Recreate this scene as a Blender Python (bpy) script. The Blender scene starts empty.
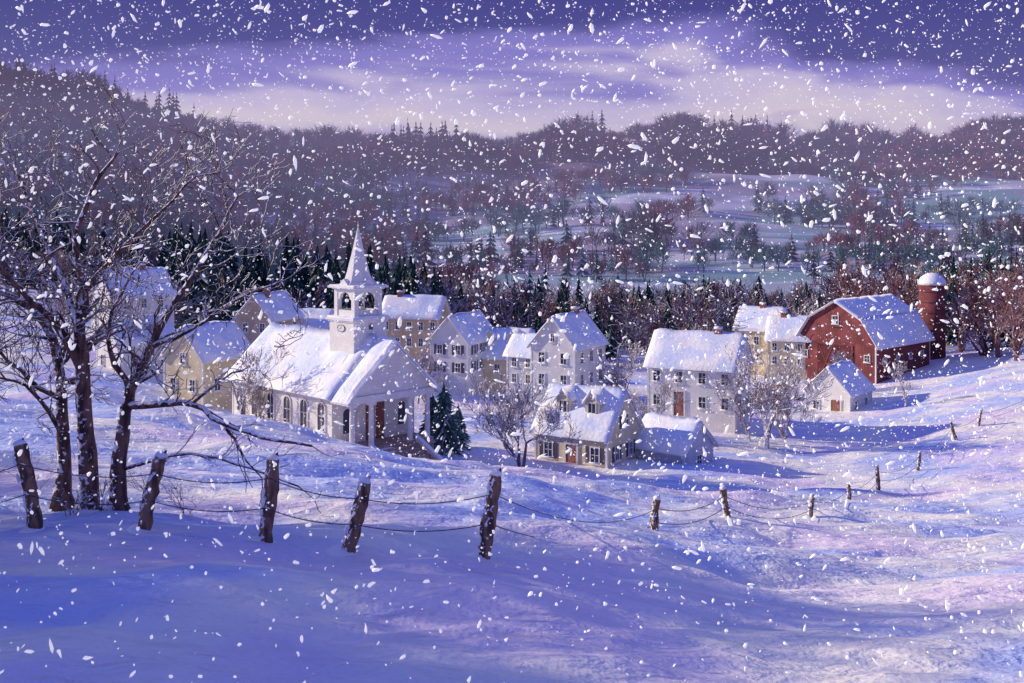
import bpy, bmesh, math, random
import numpy as np
from mathutils import Vector, Matrix, noise as mnoise
random.seed(11); rng = np.random.default_rng(11)
scene = bpy.context.scene
CAMZ = 20.0; F = 1024.0; HZ = 230.0
def pt(u, v, d):
    return Vector(((u-512)*d/F, d, CAMZ-(v-HZ)*d/F))
# ------------------------------------------------------------------ materials
def newmat(name):
    m = bpy.data.materials.new(name); m.use_nodes = True
    nt = m.node_tree; b = nt.nodes['Principled BSDF']
    b.inputs['Specular IOR Level'].default_value = 0.2
    return m, nt, b
def N(nt, t, **kw):
    n = nt.nodes.new(t)
    for k, v in kw.items():
        if k in n.inputs: n.inputs[k].default_value = v
        else: setattr(n, k, v)
    return n
def mixc(nt, fac, a, b):
    m = nt.nodes.new('ShaderNodeMix'); m.data_type = 'RGBA'
    for sock, val in ((m.inputs[0], fac), (m.inputs[6], a), (m.inputs[7], b)):
        if isinstance(val, (int, float)): sock.default_value = val
        elif isinstance(val, tuple): sock.default_value = (*val, 1)
        else: nt.links.new(val, sock)
    return m.outputs[2]
def rampf(nt, src, a, b):
    r = nt.nodes.new('ShaderNodeMapRange'); r.interpolation_type = 'SMOOTHSTEP'
    r.inputs[1].default_value = a; r.inputs[2].default_value = b
    nt.links.new(src, r.inputs[0]); return r.outputs[0]
def noise_n(nt, scale, detail=4, coord=None, mapscale=None, dist=0.0):
    n = N(nt, 'ShaderNodeTexNoise', Scale=scale, Detail=float(detail), Distortion=dist)
    if coord is not None:
        if mapscale:
            mp = nt.nodes.new('ShaderNodeMapping'); mp.inputs['Scale'].default_value = mapscale
            nt.links.new(coord, mp.inputs[0]); coord = mp.outputs[0]
        nt.links.new(coord, n.inputs['Vector'])
    return n.outputs['Fac']
def bump(nt, b, h, strength, distance):
    bp = N(nt, 'ShaderNodeBump', Strength=strength, Distance=distance)
    nt.links.new(h, bp.inputs['Height']); nt.links.new(bp.outputs[0], b.inputs['Normal'])
def mathn(nt, op, a, b):
    m = nt.nodes.new('ShaderNodeMath'); m.operation = op
    for s, v in ((m.inputs[0], a), (m.inputs[1], b)):
        if isinstance(v, (int, float)): s.default_value = v
        else: nt.links.new(v, s)
    return m.outputs[0]

def make_ground_mat():
    m, nt, b = newmat('snow_ground_mat')
    geo = nt.nodes.new('ShaderNodeNewGeometry'); P = geo.outputs['Position']
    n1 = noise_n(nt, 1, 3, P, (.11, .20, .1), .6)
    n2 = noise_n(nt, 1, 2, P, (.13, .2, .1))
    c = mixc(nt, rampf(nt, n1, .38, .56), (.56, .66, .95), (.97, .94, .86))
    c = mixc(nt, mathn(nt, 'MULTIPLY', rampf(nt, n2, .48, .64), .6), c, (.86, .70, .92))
    b.inputs['Roughness'].default_value = .65
    nt.links.new(c, b.inputs['Base Color'])
    f = noise_n(nt, 1, 5, P, (.8, 1.9, 1), .5)
    g = noise_n(nt, 9, 2, P)
    bump(nt, b, mathn(nt, 'ADD', f, mathn(nt, 'MULTIPLY', g, .10)), .85, .36)
    return m
def make_hill_mat():
    m, nt, b = newmat('snowy_hill_mat')
    geo = nt.nodes.new('ShaderNodeNewGeometry'); P = geo.outputs['Position']
    sep = nt.nodes.new('ShaderNodeSeparateXYZ'); nt.links.new(P, sep.inputs[0])
    h1 = noise_n(nt, 1, 4, P, (.010, .024, .03), 1.4)
    h2 = noise_n(nt, 1, 3, P, (.009, .014, .01), .8)
    hc = mixc(nt, rampf(nt, h1, .40, .60), (.74, .76, .84), (.20, .36, .38))
    hc = mixc(nt, mathn(nt, 'MULTIPLY', rampf(nt, h2, .46, .60), .75), hc, (.34, .25, .36))
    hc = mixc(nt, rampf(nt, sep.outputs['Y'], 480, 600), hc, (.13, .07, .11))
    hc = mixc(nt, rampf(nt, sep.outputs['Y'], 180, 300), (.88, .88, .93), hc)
    nt.links.new(hc, b.inputs['Base Color']); b.inputs['Roughness'].default_value = .8
    return m
def make_snow():
    m, nt, b = newmat('snow_mat')
    geo = nt.nodes.new('ShaderNodeNewGeometry'); P = geo.outputs['Position']
    n1 = noise_n(nt, .5, 3, P)
    c = mixc(nt, rampf(nt, n1, .4, .62), (.74, .82, .98), (.97, .96, .93))
    nt.links.new(c, b.inputs['Base Color']); b.inputs['Roughness'].default_value = .6
    bump(nt, b, noise_n(nt, 3, 4, P), .35, .15)
    return m
def snowy(name, c1, c2, scale=6, lo=.15, hi=.6, amt=1.0, bumpd=.03, stretch=None, big=None, snowc=(.86, .88, .95), side=0.0, c3=None, rnd=1.6):
    m, nt, b = newmat(name)
    geo = nt.nodes.new('ShaderNodeNewGeometry'); P = geo.outputs['Position']
    n = noise_n(nt, scale, 3, P, stretch)
    c = mixc(nt, rampf(nt, n, .35, .65), c1, c2)
    if big:
        nb = noise_n(nt, big, 2, P, (1, .6, 1), .5)
        c = mixc(nt, rampf(nt, nb, .44, .56), c, c3)
    sep = nt.nodes.new('ShaderNodeSeparateXYZ'); nt.links.new(geo.outputs['Normal'], sep.inputs[0])
    n3 = noise_n(nt, scale*1.3, 2, P)
    s = mathn(nt, 'ADD', sep.outputs['Z'], mathn(nt, 'MULTIPLY', mathn(nt, 'SUBTRACT', n3, .5), rnd))
    if side: s = mathn(nt, 'SUBTRACT', s, mathn(nt, 'MULTIPLY', sep.outputs['X'], side))
    fac = mathn(nt, 'MULTIPLY', rampf(nt, s, lo, hi), amt)
    c = mixc(nt, fac, c, snowc)
    nt.links.new(c, b.inputs['Base Color']); b.inputs['Roughness'].default_value = .85
    if bumpd: bump(nt, b, n, .7, bumpd)
    return m
def wallmat(name, col, var=.8, board=True):
    m, nt, b = newmat(name)
    geo = nt.nodes.new('ShaderNodeNewGeometry'); P = geo.outputs['Position']
    n = noise_n(nt, .9, 4, P)
    c = mixc(nt, rampf(nt, n, .35, .7), tuple(x*var for x in col), col)
    n2 = noise_n(nt, 9, 3, P, (1, 1, .15))
    c = mixc(nt, mathn(nt, 'MULTIPLY', rampf(nt, n2, .5, .75), .25), c, tuple(x*.6 for x in col))
    nt.links.new(c, b.inputs['Base Color']); b.inputs['Roughness'].default_value = .75
    w = N(nt, 'ShaderNodeTexWave', Scale=1.6, Distortion=.2); w.wave_type = 'BANDS'
    w.bands_direction = 'Z' if board else 'X'; w.wave_profile = 'SAW'
    nt.links.new(P, w.inputs['Vector'])
    bump(nt, b, w.outputs['Fac'], .6, .05)
    return m
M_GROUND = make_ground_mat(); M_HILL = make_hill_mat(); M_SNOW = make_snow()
W_WHITE = wallmat('white_clapboard', (.88, .86, .83), .9); W_CREAM = wallmat('cream_clapboard', (.88, .76, .50))
W_YELL = wallmat('tan_clapboard', (.74, .58, .38)); W_GREY = wallmat('grey_clapboard', (.68, .69, .74))
W_RED = wallmat('barn_red', (.27, .075, .085), .6, False); W_REDD = wallmat('barn_door_red', (.16, .035, .045), .6, False)
M_TRIM = wallmat('white_trim', (.86, .85, .84), .92); M_DARKTRIM = wallmat('dark_trim', (.10, .09, .12), .8)
M_SHUT = wallmat('shutter_paint', (.12, .11, .15), .8); M_DOOR = wallmat('door_paint', (.30, .13, .10), .8, False)
M_GLASS, _nt, _b = newmat('window_glass'); _b.inputs['Base Color'].default_value = (.06, .055, .085, 1)
_b.inputs['Roughness'].default_value = .12; _b.inputs['Specular IOR Level'].default_value = .6
M_BRICK = snowy('chimney_brick', (.28, .12, .09), (.38, .20, .16), 5, .5, .9)
M_BARK = snowy('snowy_bark', (.06, .035, .035), (.21, .115, .095), 7, .24, .5, 1, .05, (1, 1, .3), side=.35, rnd=2.6)
M_TWIG = snowy('village_tree_bark', (.16, .10, .10), (.30, .21, .20), 5, -.15, .4, .95, 0)
M_WOOD = snowy('woodland_bark', (.13, .055, .065), (.30, .13, .13), .35, .1, .8, .5, 0)
M_WOODD = snowy('dark_woodland_bark', (.06, .04, .06), (.17, .09, .11), .12, .0, .7, .6, 0)
M_POST = snowy('weathered_post', (.08, .05, .045), (.30, .18, .12), 9, .34, .55, 1, .04, (1, 1, .25), side=.4, rnd=2.6)
M_FIR = snowy('fir_needles', (.014, .040, .040), (.04, .10, .09), 2.5, .45, .95, .75, 0)
M_FIRN = snowy('village_fir_needles', (.05, .12, .11), (.10, .22, .18), 2.5, .35, .9, .85, 0)
M_FIRT = snowy('teal_fir_needles', (.022, .09, .095), (.06, .20, .19), .12, .5, 1.05, .5, 0, None, .018, c3=(.05, .04, .06))
M_BRN = snowy('bare_wood_brown', (.14, .055, .08), (.31, .14, .18), .12, .6, 1.2, .3, 0, None, .02, c3=(.10, .20, .22))
M_PUR = snowy('bare_wood_purple', (.085, .030, .055), (.26, .10, .16), .05, .7, 1.3, .2, 0, None, .012, c3=(.045, .05, .07))
M_STONE = snowy('step_stone', (.34, .23, .19), (.52, .37, .30), 4, 1.3, 1.7)
# ------------------------------------------------------------------ mesh builder
class MB:
    def __init__(s): s.v = []; s.f = []
    def add(s, vs, fs):
        o = len(s.v); s.v += [tuple(p) for p in vs]; s.f += [tuple(i+o for i in f) for f in fs]
    def box(s, x0, x1, y0, y1, z0, z1):
        s.add([(x0,y0,z0),(x1,y0,z0),(x1,y1,z0),(x0,y1,z0),(x0,y0,z1),(x1,y0,z1),(x1,y1,z1),(x0,y1,z1)],
              [(0,3,2,1),(4,5,6,7),(0,1,5,4),(1,2,6,5),(2,3,7,6),(3,0,4,7)])
    def prism(s, pts, fn, a, b):
        n = len(pts)
        s.add([fn(p[0], p[1], a) for p in pts]+[fn(p[0], p[1], b) for p in pts],
              [tuple(range(n)), tuple(range(2*n-1, n-1, -1))]+[(i, (i+1) % n, n+(i+1) % n, n+i) for i in range(n)])
    def ring(s, outer, inner, fn, a, b):
        n = len(outer)
        vs = [fn(*p, a) for p in outer]+[fn(*p, b) for p in outer]+[fn(*p, a) for p in inner]+[fn(*p, b) for p in inner]
        fs = []
        for i in range(n):
            j = (i+1) % n
            fs += [(n+i, n+j, 3*n+j, 3*n+i), (i, j, n+j, n+i), (2*n+i, 2*n+j, 3*n+j, 3*n+i)]
        s.add(vs, fs)
    def tube(s, pts, rad, n=5, cap=True, jit=0):
        vs = []; m = len(pts)
        for i, p in enumerate(pts):
            t = (pts[min(i+1, m-1)]-pts[max(i-1, 0)])
            if t.length < 1e-6: t = Vector((0, 0, 1))
            t.normalize()
            a = t.cross(Vector((.31, .95, .05))); a.normalize(); b = t.cross(a)
            for k in range(n):
                an = 2*math.pi*k/n; r = rad[i]*(1+random.uniform(-jit, jit))
                vs.append(p+a*math.cos(an)*r+b*math.sin(an)*r)
        fs = []
        for i in range(m-1):
            for k in range(n):
                fs.append((i*n+k, i*n+(k+1) % n, (i+1)*n+(k+1) % n, (i+1)*n+k))
        if cap: fs += [tuple(range((m-1)*n, m*n)), tuple(range(n-1, -1, -1))]
        s.add(vs, fs)
    def mesh(s, name, mat, smooth=False, fix=True):
        me = bpy.data.meshes.new(name); me.from_pydata(s.v, [], s.f)
        if fix:
            bm = bmesh.new(); bm.from_mesh(me); bmesh.ops.recalc_face_normals(bm, faces=bm.faces); bm.to_mesh(me); bm.free()
        if smooth: me.polygons.foreach_set('use_smooth', [True]*len(me.polygons))
        me.materials.append(mat); return me
    def obj(s, name, mat, parent=None, smooth=False, fix=True):
        if not s.v: return None
        o = bpy.data.objects.new(name, s.mesh(name, mat, smooth, fix)); scene.collection.objects.link(o)
        if parent: o.parent = parent
        return o
    def tris(s):
        t = []
        for f in s.f:
            for k in range(1, len(f)-1): t.append((f[0], f[k], f[k+1]))
        return np.array(s.v, dtype=np.float64), np.array(t, dtype=np.int64)
def empty(name, loc=(0, 0, 0), rz=0, parent=None):
    e = bpy.data.objects.new(name, None); e.location = loc; e.rotation_euler = (0, 0, rz)
    e.empty_display_size = .5; scene.collection.objects.link(e)
    if parent: e.parent = parent
    return e
def np_object(name, V, Fc, mat, smooth=False):
    k = Fc.shape[1]; me = bpy.data.meshes.new(name)
    me.vertices.add(len(V)); me.vertices.foreach_set('co', V.astype(np.float32).ravel())
    me.loops.add(Fc.size); me.loops.foreach_set('vertex_index', Fc.astype(np.int32).ravel()); me.polygons.add(len(Fc))
    me.polygons.foreach_set('loop_start', (np.arange(len(Fc))*k).astype(np.int32)); me.polygons.foreach_set('loop_total', np.full(len(Fc), k, np.int32))
    me.polygons.foreach_set('use_smooth', np.full(len(Fc), smooth)); me.update(calc_edges=True); me.materials.append(mat)
    o = bpy.data.objects.new(name, me); scene.collection.objects.link(o); return o
# ------------------------------------------------------------------ terrain
def vnoise(x, y, s=0):
    ix = np.floor(x); iy = np.floor(y); fx = x-ix; fy = y-iy
    fx = fx*fx*(3-2*fx); fy = fy*fy*(3-2*fy)
    def h(a, b):
        q = np.sin(a*127.1+b*311.7+s*74.7)*43758.5453; return q-np.floor(q)
    return (h(ix,iy)*(1-fx)+h(ix+1,iy)*fx)*(1-fy)+(h(ix,iy+1)*(1-fx)+h(ix+1,iy+1)*fx)*fy
def fbm(x, y, s=0, o=4):
    t = 0; a = .5; tot = 0
    for i in range(o):
        t = t+a*vnoise(x*2**i, y*2**i, s+i); tot += a; a *= .5
    return t/tot
US = [-250, 0, 100, 200, 300, 400, 512, 600, 700, 800, 900, 1024, 1300]
ROWS = [
 (8,   [998]*13),
 (13,  [695,697,699,700,700,698,695,698,700,700,700,700,700]),
 (20,  [545,550,550,551,551,552,543,568,585,590,590,590,590]),
 (25,  [482,492,497,505,510,513,520,540,555,562,565,565,560]),
 (35,  [430,440,451,462,477,488,499,513,530,545,548,545,540]),
 (45,  [402,412,424,434,448,466,481,493,510,526,530,525,515]),
 (58,  [378,386,396,408,426,450,467,476,488,500,504,498,483]),
 (72,  [374,380,392,418,446,467,478,480,486,490,485,468,450]),
 (90,  [360,358,370,398,420,430,440,444,436,442,440,418,390]),
 (110, [334,332,342,368,385,392,402,404,404,410,400,370,345]),
 (130, [303,302,315,345,356,362,368,372,374,378,370,350,332]),
 (160, [288,290,300,325,335,342,348,350,350,352,346,332,318]),
 (220, [262,267,275,293,305,310,314,316,316,316,306,292,286]),
 (320, [230,235,245,262,275,276,270,266,262,260,254,242,240]),
 (430, [185,185,198,225,243,246,234,224,220,224,230,220,208]),
 (560, [118,122,134,160,190,196,188,180,176,184,186,168,150]),
 (700, [ 72, 76, 88,112,142,138,130,124,130,142,142,106,100]),
 (850, [150,155,160,170,185,190,190,190,190,190,185,170,160]),
 (1500,[215]*13), (4200,[229]*13)]
TN = 240
lg = np.linspace(math.log(8), math.log(4200), TN); uu = np.linspace(-250, 1300, TN)
T0 = np.array([np.interp(uu, US, r[1]) for r in ROWS]); ld = np.log([r[0] for r in ROWS])
T0 = np.array([CAMZ-(T0[i]-HZ)*ROWS[i][0]/F for i in range(len(ROWS))])
TAB = np.array([np.interp(lg, ld, T0[:, j]) for j in range(TN)])
def blur(a, ax, s):
    k = np.exp(-np.arange(-3*s, 3*s+1)**2/(2*s*s)); k /= k.sum()
    pad = [(0, 0), (0, 0)]; pad[ax] = (3*s, 3*s)
    a = np.pad(a, pad, mode='reflect', reflect_type='odd')
    return np.apply_along_axis(lambda r: np.convolve(r, k, mode='valid'), ax, a)
TAB = blur(TAB, 0, 7); TAB = blur(TAB, 1, 3)
def ground_np(x, y):
    d = np.clip(y, 8.0, 4200); u = np.clip(512+F*x/d, -250, 1300)
    a = (u+250)/1550*(TN-1); b = (np.log(d)-lg[0])/(lg[-1]-lg[0])*(TN-1)
    i = np.clip(a.astype(int), 0, TN-2); j = np.clip(b.astype(int), 0, TN-2); fa = a-i; fb = b-j
    z = (TAB[i,j]*(1-fa)+TAB[i+1,j]*fa)*(1-fb)+(TAB[i,j+1]*(1-fa)+TAB[i+1,j+1]*fa)*fb
    near = np.clip(1-(d-55)/60, .12, 1)
    z = z+near*(1.45*(fbm((x+.8*y)/8.0, (y-.35*x)/4.5, 3, 2)-.5)+.50*(fbm((x+.6*y)/2.6, (y-.3*x)/1.3, 8, 3)-.5))
    far = np.clip((d-260)/300, 0, 1)
    z = z+far*(22*(fbm(x/75, y/75, 21, 3)-.5))
    return z
def gz(x, y): return float(ground_np(np.array([float(x)]), np.array([float(y)]))[0])
def build_ground():
    nx, ny = 640, 620
    tx = np.linspace(-6.8, 6.8, nx); xs = 8.5*np.sinh(tx)
    ty = np.linspace(-2.1, 6.55, ny); ys = 16+12*np.sinh(ty)
    X, Y = np.meshgrid(xs, ys); Z = ground_np(X.ravel(), Y.ravel())
    co = np.stack([X.ravel(), Y.ravel(), Z], 1)
    idx = np.arange(nx*ny).reshape(ny, nx)
    q = np.stack([idx[:-1,:-1], idx[:-1,1:], idx[1:,1:], idx[1:,:-1]], -1).reshape(-1, 4)
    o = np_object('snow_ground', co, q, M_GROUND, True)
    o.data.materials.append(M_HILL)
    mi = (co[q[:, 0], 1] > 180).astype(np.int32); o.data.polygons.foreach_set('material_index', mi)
build_ground()
# ------------------------------------------------------------------ buildings
def facefn(face, W, L):
    if face == 'F': return lambda t, z, o: (t, -L/2-o, z)
    if face == 'B': return lambda t, z, o: (t, L/2+o, z)
    if face == 'R': return lambda t, z, o: (W/2+o, t, z)
    return lambda t, z, o: (-W/2-o, t, z)
def rect(t, z, w, h): return [(t-w/2, z), (t+w/2, z), (t+w/2, z+h), (t-w/2, z+h)]
def arch(t, z, w, h, n=8):
    r = w/2; return [(t-r, z), (t+r, z)]+[(t+r*math.cos(math.pi*k/n), z+h-r+r*math.sin(math.pi*k/n)) for k in range(n+1)]
def snow_slope(mb, x0, z0, x1, z1, ya, yb, th=.28, nu=8, nv=14, seed=0):
    top = []; bot = []
    for i in range(nu+1):
        a = i/nu
        for j in range(nv+1):
            b = j/nv; x = x0+(x1-x0)*a; y = ya+(yb-ya)*b; z = z0+(z1-z0)*a
            e = min(1, (1-a)*nu/1.3+.35)*min(1, min(b, 1-b)*nv/1.3+.45)
            nn = mnoise.noise(Vector((x*.8+seed, y*.8, seed*3.1)))
            wob = .10*mnoise.noise(Vector((y*1.7, seed, a*2)))*a
            top.append((x+wob*(1 if x1 > x0 else -1), y, z+th*e*(1+.6*nn))); bot.append((x, y, z+.012))
    n = nv+1; fs = []
    for i in range(nu):
        for j in range(nv): fs.append((i*n+j, i*n+j+1, (i+1)*n+j+1, (i+1)*n+j))
    o = len(top)
    for j in range(nv): fs.append((nu*n+j, nu*n+j+1, o+nu*n+j+1, o+nu*n+j)); fs.append((j, j+1, o+j+1, o+j))
    for i in range(nu):
        fs.append((i*n, (i+1)*n, o+(i+1)*n, o+i*n)); fs.append((i*n+nv, (i+1)*n+nv, o+(i+1)*n+nv, o+i*n+nv))
    mb.add(top+bot, fs)
BCOUNT = 0
def house(name, u, d, phi, W, L, h, r, wall, wins=(), doors=(), chim=None, dorm=(), parent=None, shutters=False,
          ov=.3, trim=None, base=None, arched=False, gambrel=False, snow=.28, roof=None):
    global BCOUNT; BCOUNT += 1; sd = BCOUNT*7.3
    trim = trim or M_TRIM
    ph = math.radians(phi); cx = (u-512)*d/F
    sx = -W/2 if phi >= 0 else W/2
    c, s = math.cos(ph), math.sin(ph)
    ox = cx-(sx*c-(-L/2)*s); oy = d-(sx*s+(-L/2)*c)
    z = (gz(cx, d) if base is None else CAMZ-(base-HZ)*d/F)
    root = empty(name, (ox, oy, z), ph, None)
    if parent:
        root.parent = parent; root.matrix_parent_inverse = (Matrix.Translation(parent.location) @ parent.rotation_euler.to_matrix().to_4x4()).inverted()
    wm, tm, gm, dm, sm, rm, cm, shm = [MB() for _ in range(8)]
    f = lambda t, zz, o: (t, o, zz)
    if gambrel:
        prof = [(-W/2, -3), (W/2, -3), (W/2, h), (W*.33, h+r*.58), (0, h+r), (-W*.33, h+r*.58), (-W/2, h)]
        segs = [((0, h+r), (W*.33, h+r*.58)), ((W*.33, h+r*.58), (W/2+ov, h-ov*.9))]
    else:
        prof = [(-W/2, -3), (W/2, -3), (W/2, h), (0, h+r), (-W/2, h)]
        segs = [((0, h+r), (W/2+ov, h-ov*r/(W/2)))]
    wm.prism(prof, f, -L/2, L/2)
    for sx_ in (-1, 1):
        for sy_ in (-1, 1):
            X = sx_*(W/2); Y = sy_*(L/2)
            tm.box(min(X-sx_*.12, X+sx_*.03), max(X-sx_*.12, X+sx_*.03), min(Y-sy_*.12, Y+sy_*.03), max(Y-sy_*.12, Y+sy_*.03), -1, h-.02)
    for sg in (-1, 1):
        for (a, b_) in segs:
            x0, z0 = a[0]*sg, a[1]+.03; x1, z1 = b_[0]*sg, b_[1]+.03
            rm.prism([(x0, z0), (x1, z1), (x1, z1+.12), (x0, z0+.12)], f, -L/2-ov, L/2+ov)
            ex = (b_ == segs[-1][1])
            dx = (x1-x0); dz = (z1-z0); k = 1.03 if ex else 1.0
            snow_slope(sm, x0, z0+.125, x0+dx*k, z0+dz*k+.125, -L/2-ov-.05, L/2+ov+.05, snow, 8, max(8, int(L*2)), sd)
    for (face, t, zz, w, hh) in wins:
        fn = facefn(face, W, L)
        if arched:
            O = arch(t, zz, w, hh); I = arch(t, zz+.1, w-.22, hh-.2)
            tm.ring(O, I, fn, .0, .09); gm.prism(arch(t, zz+.05, w-.2, hh-.16), fn, .005, .03)
            tm.prism(rect(t, zz+.12, .05, hh-.25), fn, .031, .06); tm.prism(rect(t, zz+hh*.5, w-.24, .05), fn, .031, .055)
        else:
            tm.ring(rect(t, zz, w, hh), rect(t, zz+.09, w-.18, hh-.18), fn, 0, .08)
            gm.prism(rect(t, zz+.05, w-.1, hh-.1), fn, .005, .03)
            tm.prism(rect(t, zz+.1, .045, hh-.2), fn, .031, .06); tm.prism(rect(t, zz+hh*.5-.02, w-.2, .045), fn, .031, .055)
            if shutters:
                for q in (-1, 1): shm.prism(rect(t+q*(w/2+.19), zz+.02, .32, hh-.04), fn, 0, .05)
        tm.prism(rect(t, zz-.08, w+.16, .078), fn, 0, .14)
        sm.prism(rect(t, zz+.001, w+.06, .09), fn, .085, .15)
    for (face, t, w, hh) in doors:
        fn = facefn(face, W, L)
        tm.ring(rect(t, -.2, w+.3, hh+.35), rect(t, -.19, w, hh+.19), fn, 0, .1); dm.prism(rect(t, -.2, w+.02, hh+.2), fn, .004, .05)
        dm.prism(rect(t, .2, w*.6, hh*.3), fn, .05, .07); dm.prism(rect(t, hh*.55, w*.6, hh*.32), fn, .05, .07)
    if chim:
        for (x, y, w, top) in chim:
            cm.box(x-w/2, x+w/2, y-w/2, y+w/2, h, h+r+top); cm.box(x-w/2-.06, x+w/2+.06, y-w/2-.06, y+w/2+.06, h+r+top, h+r+top+.15)
            sm.box(x-w/2-.04, x+w/2+.04, y-w/2-.04, y+w/2+.04, h+r+top+.152, h+r+top+.36)
    for (sg, y, w) in dorm:
        xf = W/2*.62; zf = h+r*(1-.62); hh = r*.42; hi = r*.26
        fn = lambda t, zz, o: (sg*(xf-o), t, zz)
        wm.prism([(y-w/2, zf-.2), (y+w/2, zf-.2), (y+w/2, zf+hh), (y, zf+hh+hi), (y-w/2, zf+hh)], fn, 0, xf*.9)
        fo = lambda t, zz, o: (sg*(xf+o), t, zz)
        tm.ring(rect(y, zf+.08, w*.62, hh*.95), rect(y, zf+.15, w*.62-.14, hh*.95-.14), fo, .0, .06)
        gm.prism(rect(y, zf+.1, w*.6, hh*.9), fo, .004, .025); tm.prism(rect(y, zf+.12, .04, hh*.85), fo, .026, .05)
        for q in (-1, 1):
            a0 = (y, zf+hh+hi+.02); a1 = (y+q*(w/2+.16), zf+hh-.10)
            sm.prism([a0, a1, (a1[0], a1[1]+.2), (a0[0], a0[1]+.26)], fn, -.18, xf*.9)
    wm.obj('walls', wall, root); tm.obj('trim', trim, root); gm.obj('window_glass', M_GLASS, root)
    dm.obj('door', M_DOOR, root); sm.obj('roof_snow', M_SNOW, root, True); rm.obj('roof_deck', roof or trim, root)
    cm.obj('chimney', M_BRICK, root); shm.obj('shutters', M_SHUT, root)
    return root
def grid(face, ts, zs, w=.8, h=1.15): return [(face, t, z, w, h) for t in ts for z in zs]
# --- church
CW, CL, CH, CR = 7.2, 13.2, 3.6, 3.3
church = house('church', 332, 70, 45, CW, CL, CH, CR, W_WHITE, arched=True,
      wins=grid('L', [-5.4, -3.25, -1.1, 1.1, 3.25, 5.4], [.8], 1.05, 2.1), ov=.45, snow=.34, base=446)
def church_parts():
    wm, tm, gm, dm, sm, st, bm_, sp = [MB() for _ in range(8)]
    W, L, h, r = CW, CL, CH, CR
    f = lambda t, z, o: (t, o, z); y0 = -L/2-.5; y1 = -L/2-2.2
    tm.box(-W/2-.1, W/2+.1, y1, y0, h-.55, h-.1)
    wm.prism([(-W/2-.05, h-.09), (W/2+.05, h-.09), (0, h+r-.12)], f, y1+.2, y0)
    for sg in (-1, 1):
        snow_slope(sm, 0, h+r+.0, sg*(W/2+.5), h-.5*r/(W/2), y1-.35, -L/2-.45, .36, 8, 8, 5.5)
        tm.prism([(0, h+r-.16), (sg*(W/2+.45), h-.56), (sg*(W/2+.45), h-.40), (0, h+r-.01)], f, y1-.3, -L/2-.47)
    for x in (-W/2+.3, -W/2+1.9, W/2-1.9, W/2-.3):
        tm.tube([Vector((x, y1+.3, -.3)), Vector((x, y1+.3, h*.5)), Vector((x, y1+.3, h-.56))], [.2, .185, .16], 14)
        tm.box(x-.26, x+.26, y1+.04, y1+.56, h-.78, h-.552); tm.box(x-.28, x+.28, y1+.02, y1+.58, -.35, -.05)
    st.box(-W/2, W/2, y1-.05, -L/2-.01, -1.5, -.06)
    for k in range(7):
        st.box(-1.9, 1.9, y1-.05-.42*(k+1), y1-.05-.42*k, -3.4, -.06-.19*(k+1))
        sm.box(-1.85, -.3, y1-.05-.42*(k+1)+.12, y1-.05-.42*k-.01, -.058-.19*(k+1), -.02-.19*(k+1))
    for q in (-1, 1):
        wm.prism([(y1-.05, -3.4), (y1-.05, .15), (y1-3.0, -1.25), (y1-3.0, -3.4)], lambda t, z, o: (o, t, z), q*1.92, q*2.12)
        sm.prism([(y1-.05, .155), (y1-.05, .30), (y1-3.05, -1.10), (y1-3.05, -1.25)], lambda t, z, o: (o, t, z), q*1.89, q*2.16)
    fn = facefn('F', W, L)
    dm.prism(rect(0, -.05, 1.7, 2.6), fn, .005, .06); tm.ring(rect(0, -.05, 2.1, 2.85), rect(0, -.04, 1.7, 2.6), fn, 0, .11)
    tm.prism(rect(0, 0, .06, 2.55), fn, .061, .09)
    for x in (-2.4, 2.4):
        tm.ring(arch(x, .6, .9, 1.9), arch(x, .7, .68, 1.7), fn, 0, .09); gm.prism(arch(x, .65, .7, 1.76), fn, .005, .03)
    ty = -L/2+1.9
    def cube(mb, a, z0, z1): mb.box(-a, a, ty-a, ty+a, z0, z1)
    cube(wm, 1.45, h, 8.8); cube(tm, 1.66, 9.0, 9.2); cube(tm, 1.55, 8.8, 9.0); cube(sm, 1.59, 9.202, 9.34)
    a = 1.2
    for sx in (-1, 1):
        for sy in (-1, 1):
            X = sx*(a-.17); Y = ty+sy*(a-.17); tm.box(X-.19, X+.19, Y-.19, Y+.19, 9.3, 11.6)
    for ax in range(4):
        def fn2(t, z, o, ax=ax):
            if ax == 0: return (t, ty-a+.02-o, z)
            if ax == 1: return (t, ty+a-.02+o, z)
            if ax == 2: return (-a+.02-o, ty+t, z)
            return (a-.02+o, ty+t, z)
        n = 8; R = .62; zc = 10.75
        hd = [(-.84, 11.6), (-.84, zc)]+[(-R*math.cos(math.pi*k/n), zc+R*math.sin(math.pi*k/n)) for k in range(n+1)]+[(.84, zc), (.84, 11.6)]
        tm.prism(hd, fn2, -.12, 0); tm.prism(rect(0, 9.3, 1.6, .55), fn2, -.1, -.02)
    cube(tm, .5, 9.4, 9.6)
    bell = [(0.02, 10.95), (.18, 10.9), (.24, 10.6), (.3, 10.3), (.42, 10.12)]
    for i in range(len(bell)-1):
        bm_.tube([Vector((0, ty, bell[i][1])), Vector((0, ty, bell[i+1][1]))], [bell[i][0], bell[i+1][0]], 14)
    cube(tm, 1.34, 11.6, 11.72); cube(tm, 1.56, 11.72, 11.9); cube(sm, 1.48, 11.902, 11.98)
    for ax in range(4):
        fn3 = [lambda t, z, o: (t, ty-o, z), lambda t, z, o: (t, ty+o, z), lambda t, z, o: (-o, ty+t, z), lambda t, z, o: (o, ty+t, z)][ax]
        tm.prism([(-.6, 11.95), (.6, 11.95), (0, 12.5)], fn3, .4, 1.3)
    prof = [(1.42, 11.95), (1.05, 12.35), (.86, 13.0), (.44, 14.9), (.04, 16.9)]
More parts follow.
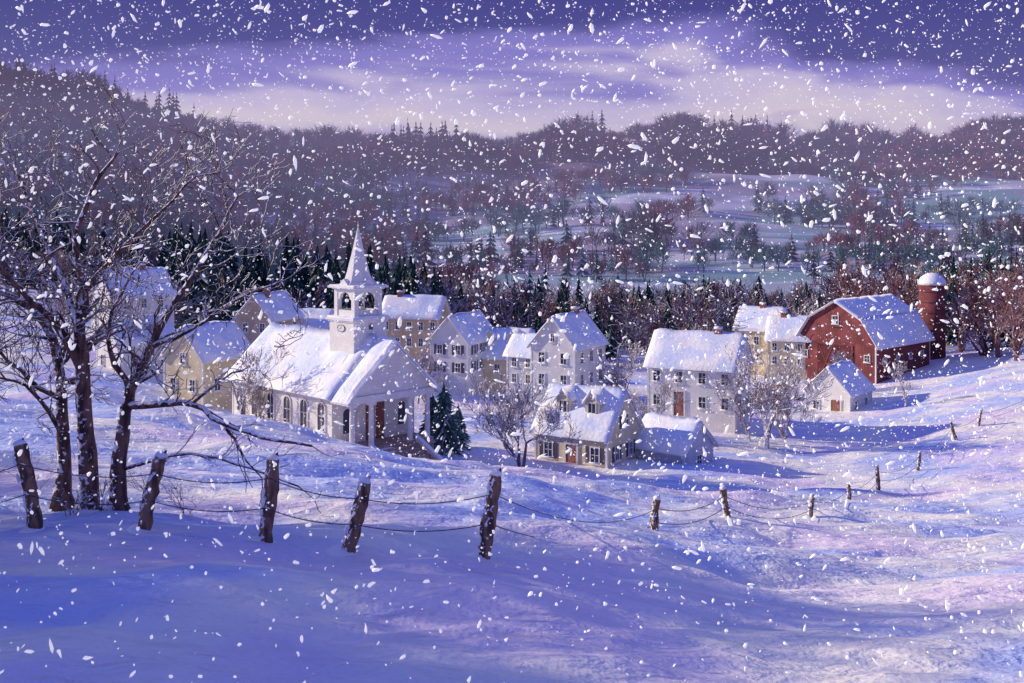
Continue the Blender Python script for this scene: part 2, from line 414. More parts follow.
    for i in range(4):
        sp.tube([Vector((0, ty, prof[i][1])), Vector((0, ty, prof[i+1][1]))], [prof[i][0], prof[i+1][0]], 8)
    tm.tube([Vector((0, ty, 16.8)), Vector((0, ty, 17.4))], [.04, .02], 6)
    fn4 = lambda t, z, o: (-1.45-o, ty+t, z)
    cir = lambda R: [(R*math.cos(2*math.pi*k/20), 8.0+R*math.sin(2*math.pi*k/20)) for k in range(20)]
    tm.prism(cir(.42), fn4, 0, .04); gm.ring(cir(.46), cir(.41), fn4, 0, .06)
    gm.prism([(-.025, 8.0), (.025, 8.0), (.02, 8.32), (-.02, 8.32)], fn4, .041, .055); gm.prism([(0, 7.97), (.22, 7.89), (.23, 7.92), (0, 8.03)], fn4, .041, .05)
    fn5 = lambda t, z, o: (t, ty-1.45-o, z)
    tm.ring(arch(0, 7.75, .55, .85), arch(0, 7.82, .41, .71), fn5, 0, .07); gm.prism(arch(0, 7.8, .43, .74), fn5, .004, .02)
    def zr(z): return z if z <= 7.5 else (7.5+(z-7.5)*.56 if z <= 9 else 8.34+(z-9)*.84)
    for mb in (wm, tm, gm, sm, bm_, sp): mb.v = [(p[0], p[1], zr(p[2])) for p in mb.v]
    wm.obj('portico_and_tower_walls', W_WHITE, church); tm.obj('columns_and_cornices', M_TRIM, church); gm.obj('clock_and_glass', M_GLASS, church)
    dm.obj('front_door', M_DOOR, church); sm.obj('portico_snow', M_SNOW, church); st.obj('steps', M_STONE, church); bm_.obj('bell', M_DARKTRIM, church, True)
    sp.obj('spire', M_TRIM, church)
church_parts()
# --- houses
house('cream_house', 607, 76, 58, 5.6, 6.2, 2.8, 2.9, W_CREAM, grid('L', [-2.1, 1.9], [.8], .85, 1.25)+grid('F', [-1.2, 1.2], [.8])+grid('F', [0], [3.1], .7, 1),
      doors=[('L', -.1, .9, 2.0)], chim=None, dorm=[(-1, -1.3, 1.2), (-1, 1.2, 1.2)], shutters=True, base=476)
house('garden_shed', 684, 77.5, 48, 4.2, 4.6, 1.8, 1.8, W_GREY, grid('F', [0], [.5], .8, .9), snow=.34, base=477)
house('white_house', 735, 92, 64, 6.0, 8.2, 4.3, 2.7, W_WHITE, grid('L', [-3.2, -1.1, 1.1, 3.2], [2.8], .8, 1.15)+grid('L', [-3.2, -1.1, 3.2], [.6])+grid('F', [-1.4, 1.4], [.6, 2.8]),
      doors=[('L', 1.1, .95, 2.0)], chim=[(0, -1.8, .6, .5)], base=418)
eh = house('farmhouse', 575, 98, -30, 4.8, 6.8, 4.6, 2.7, W_WHITE, grid('F', [-1.2, 1.2], [.8, 2.9])+grid('F', [0], [5.0], .6, .9)+grid('R', [-2, .1, 2.2], [.8, 2.9]), chim=[(0, 1.5, .6, .5)], base=396)
house('wing', 536, 101, 58, 3.2, 3.4, 3.6, 1.6, W_GREY, grid('L', [-.8, .8], [.8, 2.4], .65, 1), parent=eh, base=393)
house('cottage', 525, 112, 72, 5, 6.4, 2.6, 2.6, W_CREAM, grid('L', [-2.2, 0, 2.2], [.8], .8, 1.1)+grid('F', [0], [.8, 2.9]), dorm=[(-1, -1.5, 1.3), (-1, 1.3, 1.3)], base=382)
house('gabled_house', 468, 110, -24, 4.6, 7.5, 4.0, 2.5, W_WHITE, grid('F', [-1.1, 1.1], [.7, 2.6], .75, 1.1)+grid('R', [-2.2, 0, 2.2], [.8, 2.6]), shutters=True, base=380)
house('long_house', 438, 126, 78, 5, 7.4, 4.2, 2.2, W_YELL, grid('L', [-3, -1.5, 0, 1.5, 3], [.6, 2.6], .7, 1.1), chim=[(0, 2, .55, .6)], base=352)
ih = house('tan_house', 272, 112, -20, 4.6, 6, 4.2, 2.4, W_YELL, grid('F', [-1.1, 1.1], [.8, 2.7], .75, 1.1)+grid('R', [-1.5, 1.5], [.8, 2.7]), chim=[(.3, -1, .6, .7)], base=358)
house('wing', 326, 117, 78, 4, 5.0, 3.0, 1.6, W_YELL, grid('L', [-1.7, 0, 1.7], [1.1], .7, 1.1), parent=ih, base=354)
house('yellow_house', 203, 82, -30, 4.5, 5.4, 3.6, 2.3, W_CREAM, grid('F', [-1.1, 1.1], [.9], .75, 1.1)+grid('F', [0], [3.1], .7, 1.0)+grid('R', [-1.2, 1.2], [.9]), base=405)
house('hillside_house', 112, 112, -42, 4.8, 7.4, 4.2, 2.6, W_WHITE, grid('F', [-1.2, 1.2], [.8, 2.7], .75, 1.1)+grid('R', [-2, 0, 2], [.8, 2.7]), chim=[(0, 1, .6, .5)], base=335)
house('white_cottage', 120, 92, -42, 4.4, 5.6, 2.8, 2.1, W_WHITE, grid('F', [-1, 1], [.8], .75, 1.1)+grid('R', [-1.5, 1.5], [.8]), base=378)
mh = house('cream_farmhouse', 778, 130, 58, 5.0, 5.6, 5.0, 2.5, W_CREAM, grid('L', [-1.8, 0, 1.8], [.8, 3.0], .75, 1.15), chim=[(0, 0, .6, .5)], base=370)
house('wing', 820, 127, 68, 4.6, 6.4, 3.9, 2.4, W_CREAM, grid('L', [-2.3, -.8, .8, 2.3], [.7, 2.4], .7, 1.05)+grid('F', [0], [.8, 2.5]), chim=[(0, 1.5, .6, .6)], parent=mh, base=372)
house('small_cottage', 850, 105, -40, 4.8, 6.0, 2.6, 2.4, W_WHITE, grid('F', [-1.2], [.7], .8, 1.0)+grid('R', [-1.6, 1.2], [.7]), doors=[('F', .9, .95, 1.9)], base=420)
barn = house('red_barn', 876, 121, -46, 10.4, 14.6, 3.6, 5.0, W_RED, grid('R', [-5, -1.7, 1.7, 5], [1.4], .8, .8)+grid('F', [0], [5.9], .9, 1.1)+grid('F', [4.1, -4.1], [1.6], .8, .9),
      ov=.45, gambrel=True, base=377, snow=.22)
def barn_parts():
    dm, tm = MB(), MB(); fn = facefn('F', 10.4, 14.6)
    dm.prism(rect(-.1, -1, 4.4, 4.4), fn, .01, .1)
    tm.ring(rect(-.1, -1, 4.8, 4.62), rect(-.1, -.9, 4.4, 4.3), fn, 0, .13)
    tm.prism(rect(-.1, -1, .12, 4.3), fn, .101, .14)
    for s in (-1, 1):
        x0 = -.1+s*.15; x1 = -.1+s*2.1
        tm.prism([(x0, -.9), (x0+s*.14, -.9), (x1, 3.2), (x1-s*.14, 3.2)], fn, .101, .13); tm.prism([(x1, -.9), (x1-s*.14, -.9), (x0, 3.2), (x0+s*.14, 3.2)], fn, .131, .15)
    tm.prism(rect(0, 5.9-.35, 1.6, .1), fn, 0, .12)
    dm.obj('barn_door', W_REDD, barn); tm.obj('door_bracing', W_RED, barn)
barn_parts()
def silo():
    x = (932-512)*137/F; y = 137; z = gz(x, y); e = empty('silo', (x, y, z)); b, s, t = MB(), MB(), MB()
    H = 20-(285-230)*137/F-z
    b.tube([Vector((0, 0, k)) for k in (-2, H/2, H)], [1.7]*3, 24)
    for k in range(7): t.tube([Vector((0, 0, H*k/7+.5)), Vector((0, 0, H*k/7+.6))], [1.74]*2, 24)
    R = 1.82; pts = [Vector((0, 0, H+.01+R*.9*math.sin(a))) for a in np.linspace(0, math.pi/2, 8)]
    s.tube(pts, [max(.02, R*math.cos(a)) for a in np.linspace(0, math.pi/2, 8)], 24)
    b.obj('silo_wall', W_RED, e, True); t.obj('silo_hoops', M_DARKTRIM, e); s.obj('snow_dome', M_SNOW, e, True)
silo()
# ------------------------------------------------------------------ trees
def rv(a): return Vector((random.uniform(-a, a), random.uniform(-a, a), random.uniform(-a, a)))
def grow(mb, p, d, ln, r, lev, up=.1, nk=3, minr=.006, wob=.28):
    ns = 4 if lev > 1 else 3; pts = [p.copy()]; rs = [r]; dr = d.normalized(); cur = p.copy(); ds = []
    for i in range(ns):
        dr = (dr+rv(wob)+Vector((0, 0, up))).normalized(); cur = cur+dr*(ln/ns); pts.append(cur.copy()); ds.append(dr.copy())
        rs.append(max(minr, r*(1-.5*(i+1)/ns)))
    mb.tube(pts, rs, 6 if lev > 3 else (4 if lev > 1 else 3), cap=False)
    if lev <= 0: return
    for k in range(nk+(1 if random.random() < .4 else 0)):
        i = ns if k == 0 else random.randint(1, ns)
        a = Vector((random.gauss(0, 1), random.gauss(0, 1), random.gauss(0, .7))).normalized()
        nd = (ds[i-1]+a*random.uniform(.5, .95)).normalized()
        grow(mb, pts[i], nd, ln*random.uniform(.55, .8), max(minr, rs[i]*.68), lev-1, up, nk, minr, wob)
def bare_mb(H, lev=5, minr=.012, spread=1.0):
    mb = MB(); base = Vector((0, 0, -.3)); nst = random.choice([1, 2, 3])
    for q in range(nst):
        dr = Vector((random.uniform(-.35, .35)*spread*(nst > 1), random.uniform(-.35, .35)*spread*(nst > 1), 1))
        grow(mb, base, dr, H*.36, H*.017+.02, lev, .12, 3, minr)
    k = H/max(v[2] for v in mb.v); mb.v = [(v[0]*k, v[1]*k, v[2]*k) for v in mb.v]
    return mb
def inst(me, name, parent, loc, s, rz, sz=None):
    o = bpy.data.objects.new(name, me); o.location = loc; o.scale = (s, s, sz or s); o.rotation_euler = (random.uniform(-.04, .04), random.uniform(-.04, .04), rz)
    scene.collection.objects.link(o)
    if parent: o.parent = parent
    return o
vt = [bare_mb(6.0, 5, .013).mesh('bare_tree_mesh', M_TWIG, False, False) for _ in range(4)]
for (u, d, hp, w) in [(243,74,92,1.1),(262,76,60,1),(522,74,100,1),(540,80,62,.9),(505,84,60,1),(655,88,70,1),(640,90,52,1),(765,86,105,1.05),(750,88,70,1),(785,90,70,1),
                      (430,100,62,1),(418,104,55,1),(497,118,60,1),(610,104,60,1),(625,110,70,1.1),(905,104,50,1),(845,116,45,1),(175,88,55,1),(300,124,55,1),(700,100,55,1),(590,86,45,1),(150,96,70,1),(60,104,70,1),(215,92,60,1),(670,112,60,1),(715,118,70,1)]:
    x = (u-512)*d/F; H = hp*d/F
    inst(random.choice(vt), 'bare_tree', None, (x, d, gz(x, d)), H/6*w, random.uniform(0, 6), H/6)
def fir_mb(tiers=10, pts=11, rad=.2):
    mb = MB(); mb.tube([Vector((0, 0, -.03)), Vector((0, 0, .5)), Vector((0, 0, .97))], [.018, .012, .003], 5, False)
    for k in range(tiers):
        a = k/(tiers-1); z = .10+.80*a**.92; R = (rad*(1-a)**.85+.022)*random.uniform(.85, 1.12)
        off = random.uniform(0, 6); n = pts*2; vs = [(random.uniform(-.01, .01), random.uniform(-.01, .01), z+.13*(1-.45*a))]
        for i in range(n):
            an = off+2*math.pi*i/n+random.uniform(-.1, .1); rr = R*(random.uniform(.75, 1.3) if i % 2 == 0 else random.uniform(.3, .6))
            vs.append((rr*math.cos(an), rr*math.sin(an), z+(.0 if i % 2 else -.035)+random.uniform(-.025, .015)))
        mb.add(vs, [(0, 1+i, 1+(i+1) % n) for i in range(n)])
    return mb
def brush_mb(n=110, wd=.009, shape=.32):
    mb = MB()
    for q in range(random.choice([1, 2, 3])):
        lean = Vector((random.uniform(-.12, .12), random.uniform(-.12, .12), 1))
        mb.tube([Vector((0, 0, -.04)), lean*.35, lean*.7], [.016, .010, .004], 3, False)
    for k in range(n):
        an = random.uniform(0, 2*math.pi); el = random.uniform(-.15, 1.5); R = random.uniform(.55, 1)**.7
        cx = shape*R*math.cos(el)*(1+.25*math.sin(3*an))
        tip = Vector((cx*math.cos(an), cx*math.sin(an), .52+.42*math.sin(el)*R+random.uniform(-.05, .06)))
        b = Vector((tip.x*random.uniform(.1, .7), tip.y*random.uniform(.1, .7), tip.z*random.uniform(.45, .85)))
        side = (tip-b).cross(Vector((random.gauss(0, 1), random.gauss(0, 1), random.gauss(0, 1)))).normalized()*wd*random.uniform(.5, 1.2)
        mb.add([b-side, b+side, tip+rv(.02)], [(0, 1, 2)])
        m2 = b.lerp(tip, .5); t2 = m2+rv(.11)+Vector((0, 0, .04)); mb.add([m2-side, m2+side, t2], [(0, 1, 2)])
    return mb
firs = [fir_mb(random.choice([9, 11, 12]), 11, random.uniform(.15, .24)) for _ in range(6)]
firD = [m.tris() for m in firs]; fir_me = [m.mesh('fir_mesh', M_FIR, False, False) for m in firs[:4]]
firV = [fir_mb(16, 17, random.uniform(.2, .25)).mesh('village_fir_mesh', M_FIRN, False, False) for _ in range(3)]
firF = [fir_mb(7, 8, random.uniform(.16, .26)).tris() for _ in range(6)]
wood = []
for _ in range(7):
    m = bare_mb(8.0, 4, .022, 1.3); V, T = m.tris(); wood.append((V/8.0, T))
brs = [brush_mb(random.choice([90, 130]), .010, random.uniform(.28, .5)).tris() for _ in range(8)]
for i, (u, d, H) in enumerate([(446,77,5.8),(434,80,4.8),(459,82,3.8)]):
    x = (u-512)*d/F; inst(firV[i], 'fir_tree', None, (x, d, gz(x, d)-.2), H*1.2, random.random()*6, H)
# out-of-frame trees, added on the left to throw long shadows across the field
for (x, y, H) in [(-29,19.4,16),(-33,21.2,17),(-27,15.4,14)]:
    inst(random.choice(fir_me), 'fir_tree', None, (x, y, gz(x, y)-.2), H*.8, random.random()*6, H)
for (x, y, H) in [(-27,31,8),(-33,36,9),(-21,20.4,11),(-24,22.2,11),(-19,18.6,10),(-17.5,16.0,9),(-20,17.0,11),(-23,18.4,12),(-16,14.4,8)]:
    inst(random.choice(vt), 'bare_tree', None, (x, y, gz(x, y)-.1), H/6*1.15, random.random()*6, H/6)
class Woods:
    def __init__(s, name, mat): s.name, s.mat = name, mat; s.V = []; s.T = []; s.n = 0
    def put(s, tm, x, y, z, w, h):
        V, T = tm; a = random.random()*6.283; c, q = math.cos(a), math.sin(a)
        P = np.stack([(V[:, 0]*c-V[:, 1]*q)*w+x, (V[:, 0]*q+V[:, 1]*c)*w+y, V[:, 2]*h+z], 1)
        s.V.append(P.astype(np.float32)); s.T.append(T+s.n); s.n += len(V)
    def scatter(s, temps, n, u0, u1, d0, d1, h0, h1, mask=None, wide=1.0, clump=0):
        us = rng.uniform(u0, u1, n*3); dd = np.sqrt(rng.uniform(d0*d0, d1*d1, n*3)); xs = (us-512)*dd/F
        if mask is not None: k = mask(us, xs, dd); us, dd, xs = us[k], dd[k], xs[k]
        us, dd, xs = us[:n], dd[:n], xs[:n]; zs = ground_np(xs, dd)
        cl = 1+clump*(fbm(xs/38, dd/60, 77, 2)-.5)*2
        for x, y, z, c in zip(xs, dd, zs, cl):
            H = (h0+(h1-h0)*random.random()**1.4)*c; s.put(random.choice(temps), x, y, z-.2, H*wide*random.uniform(.75, 1.25), H)
    def done(s): return np_object(s.name, np.concatenate(s.V), np.concatenate(s.T), s.mat)
nosilo = lambda us, xs, dd: ~((us > 855) & (us < 985) & (dd < 150))
nofir = lambda us, xs, dd: ~((us > 900) & (us < 1000) & (dd < 150))
W = Woods('fir_woods', M_FIR)
W.scatter(firD, 120, 165, 440, 136, 205, 8, 16); W.scatter(firD, 75, 925, 1300, 122, 200, 8, 13, nofir); W.scatter(firD, 130, 430, 870, 140, 205, 5, 10.5); W.scatter(firD, 80, -260, 175, 150, 215, 8, 14)
W.done()
W = Woods('bare_woods', M_WOOD)
W.scatter(wood, 30, 370, 860, 132, 205, 6, 10, None, 1.25); W.scatter(wood, 60, 840, 1300, 126, 190, 8, 13, nosilo, 1.25)
for (u, d, H) in [(880,144,15),(900,152,14),(862,146,12),(1000,128,12),(1015,122,11),(985,132,10),(962,140,11),(870,150,14),(890,156,15)]:
    x = (u-512)*d/F; W.put(random.choice(wood), x, d, gz(x, d)-.3, H*1.1, H)
W.done()
W = Woods('dark_bare_woods', M_WOODD)
W.scatter(wood, 105, 370, 860, 132, 210, 6, 11, None, 1.25); W.scatter(wood, 70, -260, 390, 132, 200, 6, 11, None, 1.25); W.done()
def m_open(us, xs, dd):
    n = fbm((xs+dd*.4)/40+3, dd/50, 31, 3); openz = (us > 370) & (us < 850)
    return n > np.where(openz, .45, .34)
def m_openf(us, xs, dd): return m_open(us, xs, dd) & ((us < 400) | (us > 840) | (fbm(xs/16, dd/20, 91, 2) > .54))
def m_hill(us, xs, dd):
    n = fbm((xs+dd*.5)/95+9, (dd-xs*.25)/42, 47, 3)
    th = np.where((us > 380) & (us < 850), .46, .34); th = np.where((us > 860) & (dd < 470), .54, th)
    return n > th
def m_hillf(us, xs, dd): return m_hill(us, xs, dd) & ((us < 400) | (fbm(xs/26, dd/26, 93, 2) > .5))
W = Woods('hillside_fir_woods', M_FIRT)
W.scatter(firF, 460, -260, 1300, 205, 340, 6, 11, m_openf); W.scatter(firF, 800, -260, 1300, 340, 620, 8, 14, m_hillf)
W.scatter(firF, 560, -260, 430, 300, 640, 9, 16); W.done()
W = Woods('hillside_bare_woods', M_BRN)
W.scatter(brs, 650, -260, 1300, 205, 345, 6, 10, m_open, 1.4, .4); W.scatter(brs, 1900, -260, 1300, 340, 600, 7, 13, m_hill, 1.5, .5); W.scatter(brs, 300, -260, 400, 330, 600, 7, 13, None, 1.4); W.done()
W = Woods('ridge_forest', M_PUR)
W.scatter(brs, 2100, -260, 1300, 560, 735, 9, 18, None, 1.6, .75)
W.scatter(firF, 420, -260, 1300, 600, 730, 12, 24, lambda u, x, d: fbm(x/50, d/200, 5, 2) > .5, 1.0); W.done()
# ------------------------------------------------------------------ hill mist (uniform haze filling the air over the hills)
def mist(name, y0, y1, z1, dens, col):
    mb = MB(); mb.box(-1900, 1900, y0, y1, -60, z1)
    m = bpy.data.materials.new(name+'_mat'); m.use_nodes = True; nt = m.node_tree; nt.nodes.clear()
    o = nt.nodes.new('ShaderNodeOutputMaterial'); a = nt.nodes.new('ShaderNodeVolumeAbsorption'); e = nt.nodes.new('ShaderNodeEmission')
    a.inputs['Color'].default_value = (0, 0, 0, 1); a.inputs['Density'].default_value = dens
    e.inputs['Color'].default_value = (*col, 1); e.inputs['Strength'].default_value = dens  # glow stands in for daylight scattered by the mist
    ad = nt.nodes.new('ShaderNodeAddShader'); nt.links.new(a.outputs[0], ad.inputs[0]); nt.links.new(e.outputs[0], ad.inputs[1]); nt.links.new(ad.outputs[0], o.inputs['Volume'])
    m.cycles.emission_sampling = 'NONE'; m.cycles.homogeneous_volume = True
    mb.obj(name, m)
mist('mist', 215, 900, 92, .0009, (.37, .31, .58))
# ------------------------------------------------------------------ big old tree on the left
def big_tree():
    mb = MB(); D = 23.0
    root = empty('old_bare_tree', pt(90, 500, D))
    inv = -root.location
    mains = [
     ([(90,520,0),(88,470,0),(85,420,.1),(83,370,.2),(79,330,.1),(84,290,.3),(76,240,.5),(92,190,.8),(118,152,1.1)], .25, .03),
     ([(62,508,.5),(64,450,.5),(62,400,.6),(56,350,.7),(40,318,.8),(12,296,.6),(-30,285,.3)], .18, .05),
     ([(116,518,-.4),(118,470,-.5),(124,425,-.5),(130,390,-.6),(150,348,-.8),(176,300,-.9),(208,250,-.7),(238,196,-.4)], .21, .025),
     ([(83,372,.2),(60,330,-.3),(30,300,-.9),(0,268,-1.4),(-35,240,-1.8)], .11, .03),
     ([(79,330,.1),(58,270,.8),(34,215,1.4),(14,165,1.8)], .09, .02),
     ([(84,292,.3),(120,250,-.2),(158,214,-.7),(196,176,-1.2)], .085, .02),
     ([(128,405,-.5),(158,404,-1.0),(192,404,-1.5),(224,424,-1.9),(262,438,-2.3),(312,446,-2.6)], .10, .022),
     ([(150,348,-.8),(190,330,-1.4),(236,300,-1.8),(282,282,-2.0)], .07, .015),
     ([(130,392,-.6),(110,350,-.9),(112,310,-1.1),(140,262,-1.2)], .08, .018),
     ([(120,470,-.4),(160,458,-1.0),(205,456,-1.5),(250,468,-1.9),(298,486,-2.2)], .05, .016),
     ([(192,404,-1.5),(222,380,-1.7),(250,366,-1.8)], .04, .012),
     ([(62,400,.6),(30,380,.2),(0,352,-.1),(-30,340,-.4)], .07, .02),
     ([(224,424,-1.9),(240,450,-2.0),(262,478,-2.1)], .04, .012),
     ([(64,440,.5),(40,400,.3),(18,382,0),(-20,372,-.3)], .06, .02),
    ]
    for mi, (pts, r0, r1) in enumerate(mains):
        P = [pt(u, v, D+o)+inv for u, v, o in pts]
        Q = []
        for i in range(len(P)-1):
            for k in range(3):
                t = k/3; p0 = P[max(i-1, 0)]; p1 = P[i]; p2 = P[i+1]; p3 = P[min(i+2, len(P)-1)]
                q = .5*((2*p1)+(p2-p0)*t+(2*p0-5*p1+4*p2-p3)*t*t+(3*p1-p0-3*p2+p3)*t**3); Q.append(q+rv(.035 if k else 0))
        Q.append(P[-1]); n = len(Q)
        R = [r0+(r1-r0)*(i/(n-1))**.8 for i in range(n)]
        if r0 > .15: R[0] *= 1.7; R[1] *= 1.2
        mb.tube(Q, R, 12 if r0 > .09 else 7, True, .10)
        s0 = int(n*.42) if r0 > .12 else 2
        low = mi in (6, 9, 12)
        for i in range(s0, n):
            for q in range(1 if low else (2 if r0 > .04 else 1)):
                if random.random() < (.7 if low else .85):
                    a = Vector((random.gauss(0, 1), random.gauss(0, .8), random.gauss(.1, .8))).normalized()
                    td = (Q[min(i+1, n-1)]-Q[max(i-1, 0)]).normalized()
                    grow(mb, Q[i], td*(.9 if low else .6)+a*(.7 if low else 1), random.uniform(.4, .8) if low else random.uniform(.45, 1.15), max(.014, R[i]*.48), 1 if low else (3 if r0 > .05 else 2), .04, 2, .0085, .35)
    mb.obj('trunk_and_branches', M_BARK, root, True, False)
big_tree()
for (u, d, H) in [(150,24.5,1.0),(185,23,.7),(35,25,1.2),(70,21.5,.6),(100,22,.7)]:
    x = (u-512)*d/F; mb = MB()
    for q in range(5): grow(mb, Vector((0, 0, -.1)), Vector((random.uniform(-.9, .9), random.uniform(-.9, .9), 1)), H*.6, .013, 2, .02, 2, .006, .3)
    o = mb.obj('bare_shrub', M_BARK, None, False, False); o.location = (x, d, gz(x, d))
# ------------------------------------------------------------------ fence
def fence():
    root = empty('fence'); P = []
    defs = [(-60,20.5,1.5,.1),(37,20,1.66,-.36),(142,20,1.42,.36),(261,19.6,1.6,.24),(343,19.6,1.32,.42),(481,19.4,1.56,.28),
            (655,32,1.2,.05),(728,39,1.1,-.2),(810,50,1.05,.12),(848,58,1.1,.05),(879,66,1.6,-.15),(917,76,1.4,.2),(958,84,1.5,-.6),(978,89,1.4,.3),(1040,96,1.4,.1)]
    for i, (u, d, H, lean) in enumerate(defs):
        x = (u-512)*d/F; z = gz(x, d); b = Vector((x, d, z-.3)); t = Vector((x+lean, d+random.uniform(-.1, .1), z+H))
        r = .13; mb = MB(); m = 12
        bend = rv(.06)
        pts = [b.lerp(t, k/m)+rv(.010)+bend*math.sin(math.pi*k/m) for k in range(m+1)]
        mb.tube(pts, [r*random.uniform(.9, 1.12)*(1.12-.2*k/m) for k in range(m+1)], 11, True, .12)
        ax = (t-b).normalized()
        mb.tube([t-ax*.06+Vector((.04, 0, 0)), t+ax*.05+Vector((.05, .01, 0)), t+ax*.13+Vector((.07, .01, 0))], [r*.5, r*.38, r*.12], 6, True, .2)
        mb.obj('post', M_POST, root, False)
        c = MB()
        c.tube([t+ax*.0, t+ax*.03, t+ax*.07, t+ax*.10], [r*.9, r*.95, r*.7, r*.2], 9, True, .1)
        for k in range(5):
            q = b.lerp(t, random.uniform(.3, .97))+Vector((-r*random.uniform(.3, .9), -r*.6, 0)); c.tube([q-ax*.10, q-ax*.03, q+ax*.05, q+ax*.1], [.008, random.uniform(.02, .05), .035, .01], 6, True, .15)
        g = b+Vector((-.05, -.02, .24)); c.tube([g, g+Vector((0, 0, .06)), g+Vector((.01, 0, .13))], [r*2.8, r*2.0, r*1.1], 12, True, .12)
        c.obj('post_snow', M_SNOW, root, True); P.append((b, t, d))
    w = MB(); ws = MB()
    for i in range(len(P)-1):
        for fr in (.82, .52):
            a = P[i][0].lerp(P[i][1], fr); b = P[i+1][0].lerp(P[i+1][1], fr); L = (b-a).length
            sag = .055*L if L < 8 else .035*L
            a = a+Vector((0, -.12, 0)); b = b+Vector((0, -.12, 0))
            pts = [a.lerp(b, k/16)-Vector((0, 0, sag*4*(k/16)*(1-k/16))) for k in range(17)]
            w.tube(pts, [.010 if P[i][2] < 25 else .014]*17, 5, False)
            for k in range(16):
                if random.random() < .45:
                    p0 = pts[k]; p1 = pts[k].lerp(pts[k+1], random.uniform(.3, .9)); o = Vector((0, 0, .013))
                    ws.tube([p0+o, p0.lerp(p1, .5)+o*1.4, p1+o], [.004, .016, .004], 5, True)
    w.obj('wire', M_DARKTRIM, root, False); ws.obj('wire_snow', M_SNOW, root, False)
fence()
# ------------------------------------------------------------------ falling snow
def flakes():
    bm = bmesh.new(); bmesh.ops.create_icosphere(bm, subdivisions=1, radius=1); bm.verts.ensure_lookup_table()
    tv = np.array([v.co[:] for v in bm.verts]); tf = np.array([[v.index for v in f.verts] for f in bm.faces]); bm.free()
    n = 60000; d = 9+52*rng.random(n)**.8; tx = rng.uniform(-.85, .85, n); tz = rng.uniform(-.46, .34, n)
    c = np.stack([tx*d, d, CAMZ+tz*d], 1)
    ok = c[:, 2] > ground_np(c[:, 0], c[:, 1])+.1; c = c[ok]; n = len(c)
    r = np.clip(np.exp(rng.normal(math.log(.0118), .66, n)), .005, .065)
    r = np.minimum(r, .0020*c[:, 1])
    st = rng.uniform(.8, 1.2, n)*np.where(rng.random(n) < .45, rng.uniform(1.4, 3.0, n), 1)
    sc = np.stack([r*rng.uniform(.6, 1.1, n), r*rng.uniform(.7, 1.1, n), r*st], 1)
    V = tv[None]*sc[:, None]*(1+rng.uniform(-.4, .4, (n, len(tv), 1)))
    an = rng.normal(.5, .9, n); ca, sa = np.cos(an)[:, None], np.sin(an)[:, None]
    x = V[..., 0]*ca+V[..., 2]*sa; z = -V[..., 0]*sa+V[..., 2]*ca
    V = np.stack([x, V[..., 1], z], -1)+c[:, None]
    Fc = tf[None]+(np.arange(n)*len(tv))[:, None, None]
    m = bpy.data.materials.new('snowflake_mat'); m.use_nodes = True; nt = m.node_tree; nt.nodes.clear()
    o = nt.nodes.new('ShaderNodeOutputMaterial'); a = nt.nodes.new('ShaderNodeBsdfDiffuse')
    a.inputs[0].default_value = (1, .98, .95, 1)
    em = nt.nodes.new('ShaderNodeEmission'); em.inputs[0].default_value = (1, .97, .90, 1); em.inputs[1].default_value = .42  # faint glow added to the flakes so they read white
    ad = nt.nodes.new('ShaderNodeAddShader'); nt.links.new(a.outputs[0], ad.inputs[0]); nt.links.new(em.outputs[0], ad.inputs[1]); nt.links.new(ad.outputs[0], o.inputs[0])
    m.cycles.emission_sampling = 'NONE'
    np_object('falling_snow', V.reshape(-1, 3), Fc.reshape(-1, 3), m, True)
flakes()
# ------------------------------------------------------------------ light and sky
to_sun = Vector((-.97, .24, 0)).normalized(); el = math.radians(22)
S = Vector((to_sun.x*math.cos(el), to_sun.y*math.cos(el), math.sin(el)))
sl = bpy.data.lights.new('sun', 'SUN'); sl.energy = 4.5; sl.angle = math.radians(1.2); sl.color = (1, .84, .60)
so = bpy.data.objects.new('sun', sl); so.rotation_euler = S.to_track_quat('Z', 'Y').to_euler(); scene.collection.objects.link(so)
w = bpy.data.worlds.new('World'); scene.world = w; w.use_nodes = True; nt = w.node_tree; nt.nodes.clear()
out = nt.nodes.new('ShaderNodeOutputWorld'); sky = nt.nodes.new('ShaderNodeTexSky'); sky.sky_type = 'NISHITA'; sky.sun_disc = False
sky.sun_elevation = el; sky.sun_rotation = math.atan2(to_sun.x, to_sun.y)
bg1 = nt.nodes.new('ShaderNodeBackground'); bg1.inputs[1].default_value = .006; nt.links.new(sky.outputs[0], bg1.inputs[0])
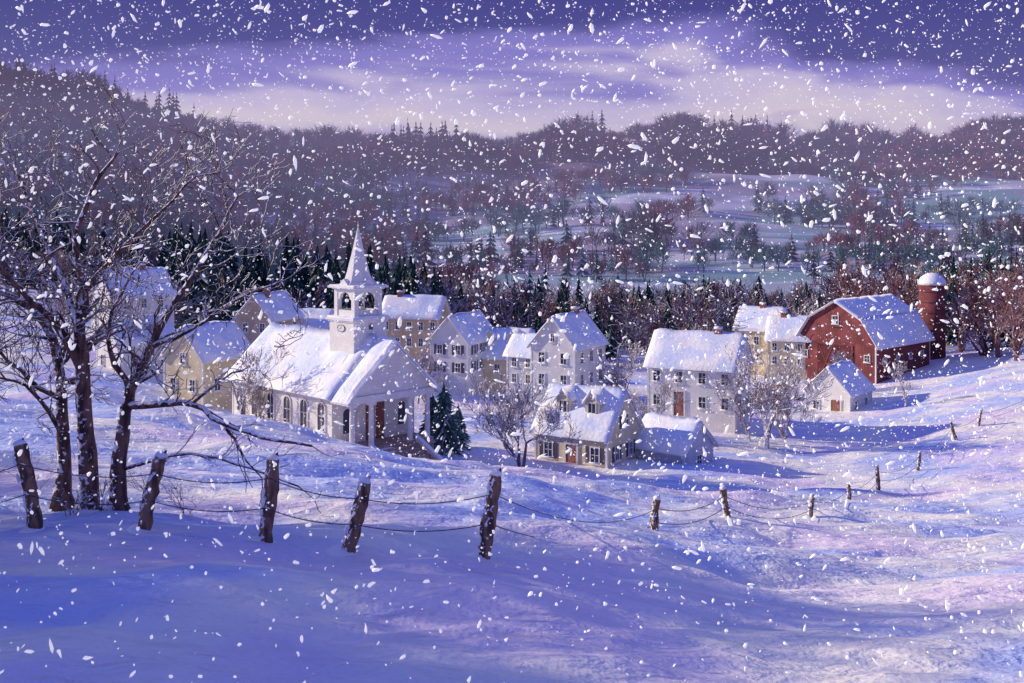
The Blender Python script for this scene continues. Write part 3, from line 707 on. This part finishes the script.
tc = nt.nodes.new('ShaderNodeTexCoord'); sep = nt.nodes.new('ShaderNodeSeparateXYZ'); nt.links.new(tc.outputs['Generated'], sep.inputs[0])
cn = noise_n(nt, 1, 4, tc.outputs['Generated'], (3.0, 3.0, 13), .5)
zz = mathn(nt, 'ADD', sep.outputs['Z'], mathn(nt, 'MULTIPLY', mathn(nt, 'SUBTRACT', cn, .5), .17))
x2 = mathn(nt, 'MULTIPLY', sep.outputs['X'], sep.outputs['X'])
zz = mathn(nt, 'ADD', zz, mathn(nt, 'MULTIPLY', mathn(nt, 'MINIMUM', x2, .3), .28))
r = nt.nodes.new('ShaderNodeValToRGB'); nt.links.new(zz, r.inputs[0]); cr = r.color_ramp; cr.interpolation = 'EASE'
els = [(0, (.34, .29, .52)), (.095, (.46, .38, .60)), (.12, (.72, .63, .67)), (.146, (.58, .50, .70)), (.168, (.20, .17, .55)), (.198, (.026, .024, .22)), (.30, (.02, .025, .19)), (.42, (.09, .12, .48)), (1, (.125, .165, .62))]
cr.elements[0].position = 0; cr.elements[1].position = 1
for i, (p, c) in enumerate(els):
    e = cr.elements[0] if i == 0 else (cr.elements[len(cr.elements)-1] if p == 1 else cr.elements.new(p)); e.color = (*c, 1)
bg2 = nt.nodes.new('ShaderNodeBackground'); nt.links.new(r.outputs[0], bg2.inputs[0]); bg2.inputs[1].default_value = 1.0
ad = nt.nodes.new('ShaderNodeAddShader'); nt.links.new(bg1.outputs[0], ad.inputs[0]); nt.links.new(bg2.outputs[0], ad.inputs[1]); nt.links.new(ad.outputs[0], out.inputs[0])
# ------------------------------------------------------------------ camera
cd = bpy.data.cameras.new('camera'); cd.lens = 36; cd.sensor_width = 36; cd.shift_y = -(341.5-HZ)/1024; cd.clip_end = 9000; cd.clip_start = .1
co = bpy.data.objects.new('camera', cd); co.location = (0, 0, CAMZ); co.rotation_euler = (math.radians(90), 0, 0)
scene.collection.objects.link(co); scene.camera = co
scene.view_settings.view_transform = 'Standard'; scene.view_settings.look = 'None'; scene.view_settings.exposure = 0
